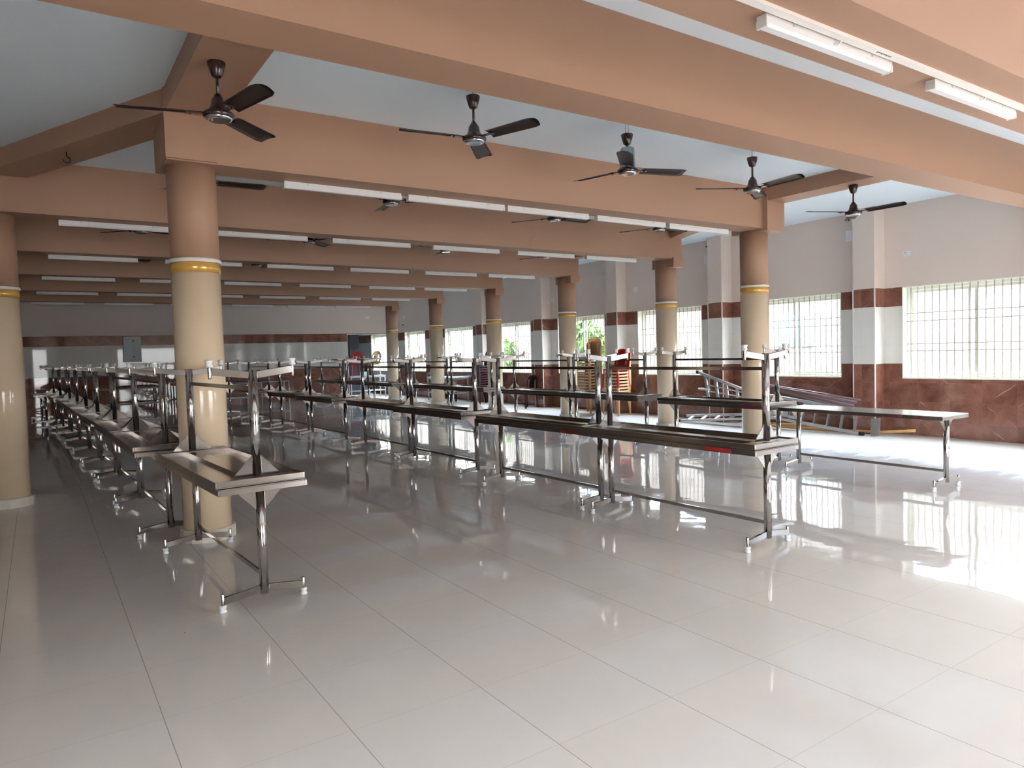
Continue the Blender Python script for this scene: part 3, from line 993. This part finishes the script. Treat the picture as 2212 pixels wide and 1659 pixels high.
# ------------------------------------------------------------------ ladders, pipes, bamboo by the window wall
def rail(bm, a, b):
    bar(bm, a, b, 0.028, 0.062, Vector((1, 0, 0.15)).normalized())
ld = thing('step_ladder', 'aluminium step ladder lying on its side, splayed open, behind the rightmost column', 'ladder', (10.9, 8.4, 0))
def P(y, z, dx=0.0):
    return Vector((dx, y - 8.4, z))
def ladder_frame(name, r1, r2, n, feet):
    bm = bm_new(); bar(bm, r1[0], r1[1], 0.05, 0.05, Vector((1, 0, 0)))
    fr = obj(name, bm, 'alu', ld, 0.004)
    bm = bm_new(); bar(bm, r2[0], r2[1], 0.045, 0.045, Vector((1, 0, 0)))
    obj('side_rail', bm, 'alu', fr, 0.004)
    for k in range(n):
        u = (k + 0.6) / n
        a = r1[0].lerp(r1[1], u); b_ = r2[0].lerp(r2[1], u)
        bm = bm_new(); bar(bm, a, b_, 0.06, 0.024, Vector((1, 0, 0))); obj('rung', bm, 'alu', fr)
    for q, d in feet:
        bm = bm_new(); bar(bm, q - d * 0.01, q + d * 0.05, 0.058, 0.058, Vector((1, 0, 0))); obj('rubber_foot', bm, 'rubber', fr)
dy = Vector((0, 1, 0.36)).normalized()
ladder_frame('front_frame', (P(9.60, 0.985, .05), P(7.35, 0.30, .12)), (P(9.44, 0.50, -.02), P(7.4, 0.20, .05)), 9, [(P(9.60, 0.985, .05), dy)])
dz = Vector((0, 1, -0.08)).normalized()
ladder_frame('rear_frame', (P(9.80, 0.115, -.1), P(7.55, 0.29, -.02)), (P(9.80, 0.033, -.28), P(7.55, 0.22, -.2)), 7, [(P(9.80, 0.115, -.1), dz), (P(9.80, 0.033, -.28), dz)])
for (ya, za, yb, zb) in ((9.38, 0.74, 8.45, 0.60), (9.40, 0.62, 8.55, 0.53)):
    bm = bm_new(); bar(bm, P(ya, za, .03), P(yb, zb, .06), 0.022, 0.03, Vector((1, 0, 0))); obj('brace', bm, 'alu', ld)
bm = bm_new(); tube(bm, [P(9.55, 0.66, -.02), P(9.30, 0.655, .02)], 0.022, 10); obj('spreader_tube', bm, 'alu', ld)
l2 = thing('straight_ladder', 'long aluminium ladder lying on its edge against the wall, right of the column', 'ladder', (10.92, 7.0, 0))
bm = bm_new(); bar(bm, (0, 1.35, 0.24), (0, -0.72, 0.030), 0.05, 0.055, Vector((1, 0, 0))); obj('side_rail', bm, 'alu', l2, 0.004)
bm = bm_new(); bar(bm, (0.16, 1.35, 0.60), (0.16, -0.68, 0.375), 0.05, 0.055, Vector((1, 0, 0))); obj('side_rail', bm, 'alu', l2, 0.004)
for k in range(9):
    u = 0.04 + k * 0.115
    a = Vector((0, 1.35, 0.24)).lerp(Vector((0, -0.72, 0.030)), u); c_ = Vector((0.16, 1.35, 0.60)).lerp(Vector((0.16, -0.68, 0.375)), u)
    bm = bm_new(); bar(bm, a, c_, 0.026, 0.05, Vector((1, 0, 0))); obj('rung', bm, 'alu', l2)
bm = bm_new(); box(bm, -0.02, -0.80, 0.0, 0.02, -0.72, 0.055); obj('rubber_foot', bm, 'rubber', l2)
bm = bm_new(); box(bm, -0.02, -0.07, 0.0, 0.0, 0.07, 0.29)
pl = obj('metal_plate', bm, 'alu'); pl.location = (10.93, 6.02, 0.003); pl.rotation_euler = (radians(-8), radians(20), 0)
tag(pl, 'small aluminium plate propped at the right end of the long ladder', 'plate')
for k in range(6):
    a = Vector((11.12 - 0.02 * (k % 2), 8.5 - 0.12 * k, 0.80 - 0.028 * k)); b_ = Vector((11.10 - 0.03 * (k % 2), 6.36 + 0.03 * k, 0.555 - 0.030 * k))
    bm = bm_new(); tube(bm, [a, b_], 0.019, 10)
    o = tag(obj('plastic_pipe', bm, 'pvc'), 'mauve-grey plastic pipe in the bundle leaning on the wall behind the ladder', 'pipe', 'bundle of mauve-grey pipes')
def bamboo(pts, r, label):
    bm = bm_new()
    P_, R_ = [], []
    for i in range(len(pts) - 1):
        a, b_ = Vector(pts[i]), Vector(pts[i + 1])
        m = 4
        for k in range(m):
            u = k / m
            P_ += [a.lerp(b_, u), a.lerp(b_, u + 0.04), a.lerp(b_, u + 0.08)]
            R_ += [r * 0.93, r * 1.10, r]
    P_.append(Vector(pts[-1])); R_.append(r)
    tube(bm, P_, R_, 10)
    tag(obj('bamboo_pole', bm, 'bamboo'), label, 'pole')
bamboo([(11.05, 8.0, 0.028), (11.08, 6.8, 0.028), (11.10, 6.0, 0.055), (11.12, 5.50, 0.115)], 0.024, 'curved bamboo pole on the floor at the wall, its tip sticking out right')
bamboo([(11.12, 8.6, 0.026), (11.03, 7.3, 0.09), (11.02, 6.5, 0.026)], 0.022, 'thinner bamboo pole on the floor behind the long ladder')
# crumpled plastic sheet under the ladder
bm = bm_new()
rows = []
for i in range(13):
    row = []
    for j in range(9):
        u, v = i / 12, j / 8
        e = sin(pi * u) * sin(pi * v)
        row.append((-0.16 + 0.32 * v + random.uniform(-.015, .015), -0.38 + 0.76 * u + random.uniform(-.02, .02), 0.004 + e * (0.07 + random.uniform(0, .07))))
    rows.append(row)
quadstrip(bm, rows, smooth=False)
tag(obj('plastic_sheet', bm, 'film', loc=(11.03, 8.35, 0)), 'crumpled white plastic sheet on the floor under the ladders', 'plastic sheet')

# ------------------------------------------------------------------ outside
bm = bm_new()
box(bm, XW + 0.23, -40, -0.45, 60, 70, -0.35); box(bm, -40, -40, -0.45, XW + 0.23, YF0 - 0.25, -0.02)
struct(obj('ground_outside', bm, 'outside_ground'))
bm = bm_new(); box(bm, 17.9, -6, -0.35, 18.1, 45, 3.9)  # yard wall made tall and dark to block low sky and dim the windows
tag(obj('sky_blocking_wall', bm, 'yard_wall'), 'dark grey yard wall, raised to block low sky outside the windows', 'wall')
bm = bm_new(); box(bm, -14, -13.4, -0.4, 24, -13.0, 6.0)  # unseen pale wall added to bounce soft light through the front openings
struct(obj('added_bounce_wall', bm, 'outside_wall'))
h = thing('house', 'pale house with a blue shuttered front seen through the second window', 'house', (17.2, 11.7, -0.35))
bm = bm_new(); box(bm, 0, -1.2, 0, 0.65, 1.2, 4.4); obj('house_wall', bm, 'house_wall', h)
bm = bm_new(); box(bm, -0.05, -0.55, 1.75, 0.02, 0.55, 2.65)
for k in range(6):
    box(bm, -0.08, -0.52 + k * 0.18, 1.80, -0.04, -0.42 + k * 0.18, 2.60)
obj('shutter', bm, 'outside_blue', h)
bm = bm_new(); box(bm, -0.25, -1.4, 4.4, 0.66, 1.4, 4.55); obj('roof', bm, 'house_wall', h)
def tree(x, y, hgt, r, n, label, seed):
    rd = random.Random(seed)
    t = thing('garden_tree', label, 'tree', (x, y, -0.35))
    bm = bm_new(); tube(bm, [(0, 0, 0), (0.05, 0.03, hgt * .5), (0, 0.1, hgt * .85)], [0.09, 0.07, 0.03], 8); obj('trunk', bm, 'bark', t)
    bm = bm_new()
    for k in range(n):
        a, b_ = rd.uniform(0, 2 * pi), math.acos(rd.uniform(-1, 1))
        rr = r * rd.uniform(0.35, 1.0) ** 0.5
        c_ = Vector((rr * sin(b_) * cos(a), rr * sin(b_) * sin(a), hgt * 0.72 + rr * 0.95 * cos(b_)))
        R_ = Matrix.Rotation(rd.uniform(0, 6.28), 3, 'Z') @ Matrix.Rotation(rd.uniform(-1.2, 1.2), 3, 'X')
        w, l_ = rd.uniform(.05, .09), rd.uniform(.12, .2)
        v = [bm.verts.new(c_ + R_ @ Vector(q)) for q in ((0, -l_, 0), (w, 0, .02), (0, l_, 0), (-w, 0, .02))]
        bm.faces.new(v)
    obj('foliage', bm, 'leaf', t)
tree(16.4, 20.2, 2.6, 1.25, 2600, 'green tree outside the window behind the beige chair stack', 3)
tree(15.2, 23.6, 2.2, 0.9, 1800, 'smaller green tree beside it outside the same window', 5)

# ------------------------------------------------------------------ light
w = bpy.data.worlds.new('sky'); scene.world = w
w.use_nodes = True
nt = w.node_tree
bg = nt.nodes['Background']
tc = nt.nodes.new('ShaderNodeTexCoord'); sp = nt.nodes.new('ShaderNodeSeparateXYZ')
nt.links.new(tc.outputs['Generated'], sp.inputs[0])
mr = nt.nodes.new('ShaderNodeMapRange'); nt.links.new(sp.outputs[0], mr.inputs['Value'])
mr.inputs['From Min'].default_value = 0.35; mr.inputs['From Max'].default_value = 0.75
mx = nt.nodes.new('ShaderNodeMix'); mx.data_type = 'RGBA'
nt.links.new(mr.outputs[0], mx.inputs['Factor'])
mx.inputs['A'].default_value = (0.97, 0.97, 0.97, 1); mx.inputs['B'].default_value = (0.72, 0.91, 1.18, 1)
nt.links.new(mx.outputs['Result'], bg.inputs['Color'])
bg.inputs['Strength'].default_value = 34.0

def portal(name, loc, rot, sx, sy):
    ld_ = bpy.data.lights.new(name, 'AREA'); ld_.shape = 'RECTANGLE'; ld_.size = sx; ld_.size_y = sy
    ld_.cycles.is_portal = True
    o = bpy.data.objects.new(name, ld_); COL.objects.link(o)
    o.location = loc; o.rotation_euler = rot
for a, b_ in WIN:
    portal('window_portal', (XW + T + 0.02, (a + b_) / 2, (ZS + ZT) / 2 if a > 3.5 else 1.275), (0, pi / 2, 0), ZT - ZS if a > 3.5 else 2.05, b_ - a)
for a, b_, za, zb in FOPEN:
    portal('front_portal', ((a + b_) / 2, YF0 - 0.24, (za + zb) / 2), (pi / 2, 0, 0), b_ - a, zb - za)

# ------------------------------------------------------------------ camera
cam = bpy.data.cameras.new('camera'); co = bpy.data.objects.new('camera', cam); COL.objects.link(co)
F_, PI_, RO_, YA_ = 1525.328, radians(-2.599), radians(-1.667), radians(33.916)
fw = Vector((sin(YA_) * cos(PI_), cos(YA_) * cos(PI_), sin(PI_)))
r0 = Vector((cos(YA_), -sin(YA_), 0)); u0 = r0.cross(fw)
r_ = cos(RO_) * r0 + sin(RO_) * u0; u_ = -sin(RO_) * r0 + cos(RO_) * u0
co.matrix_world = Matrix(((r_.x, u_.x, -fw.x, 0), (r_.y, u_.y, -fw.y, 0), (r_.z, u_.z, -fw.z, 1.5), (0, 0, 0, 1)))
cam.sensor_fit = 'HORIZONTAL'; cam.sensor_width = 36.0; cam.lens = F_ / 2212 * 36.0
cam.clip_start = 0.05; cam.clip_end = 300
scene.camera = co

vs = scene.view_settings
vs.view_transform = 'Standard'; vs.look = 'None'; vs.gamma = 1.0; vs.exposure = 0.42; vs.use_curve_mapping = False
cy = scene.cycles
cy.max_bounces = 12; cy.diffuse_bounces = 6; cy.glossy_bounces = 6; cy.transmission_bounces = 8; cy.transparent_max_bounces = 16
cy.caustics_reflective = False; cy.caustics_refractive = False
cy.sample_clamp_indirect = 8.0
cy.use_denoising = True
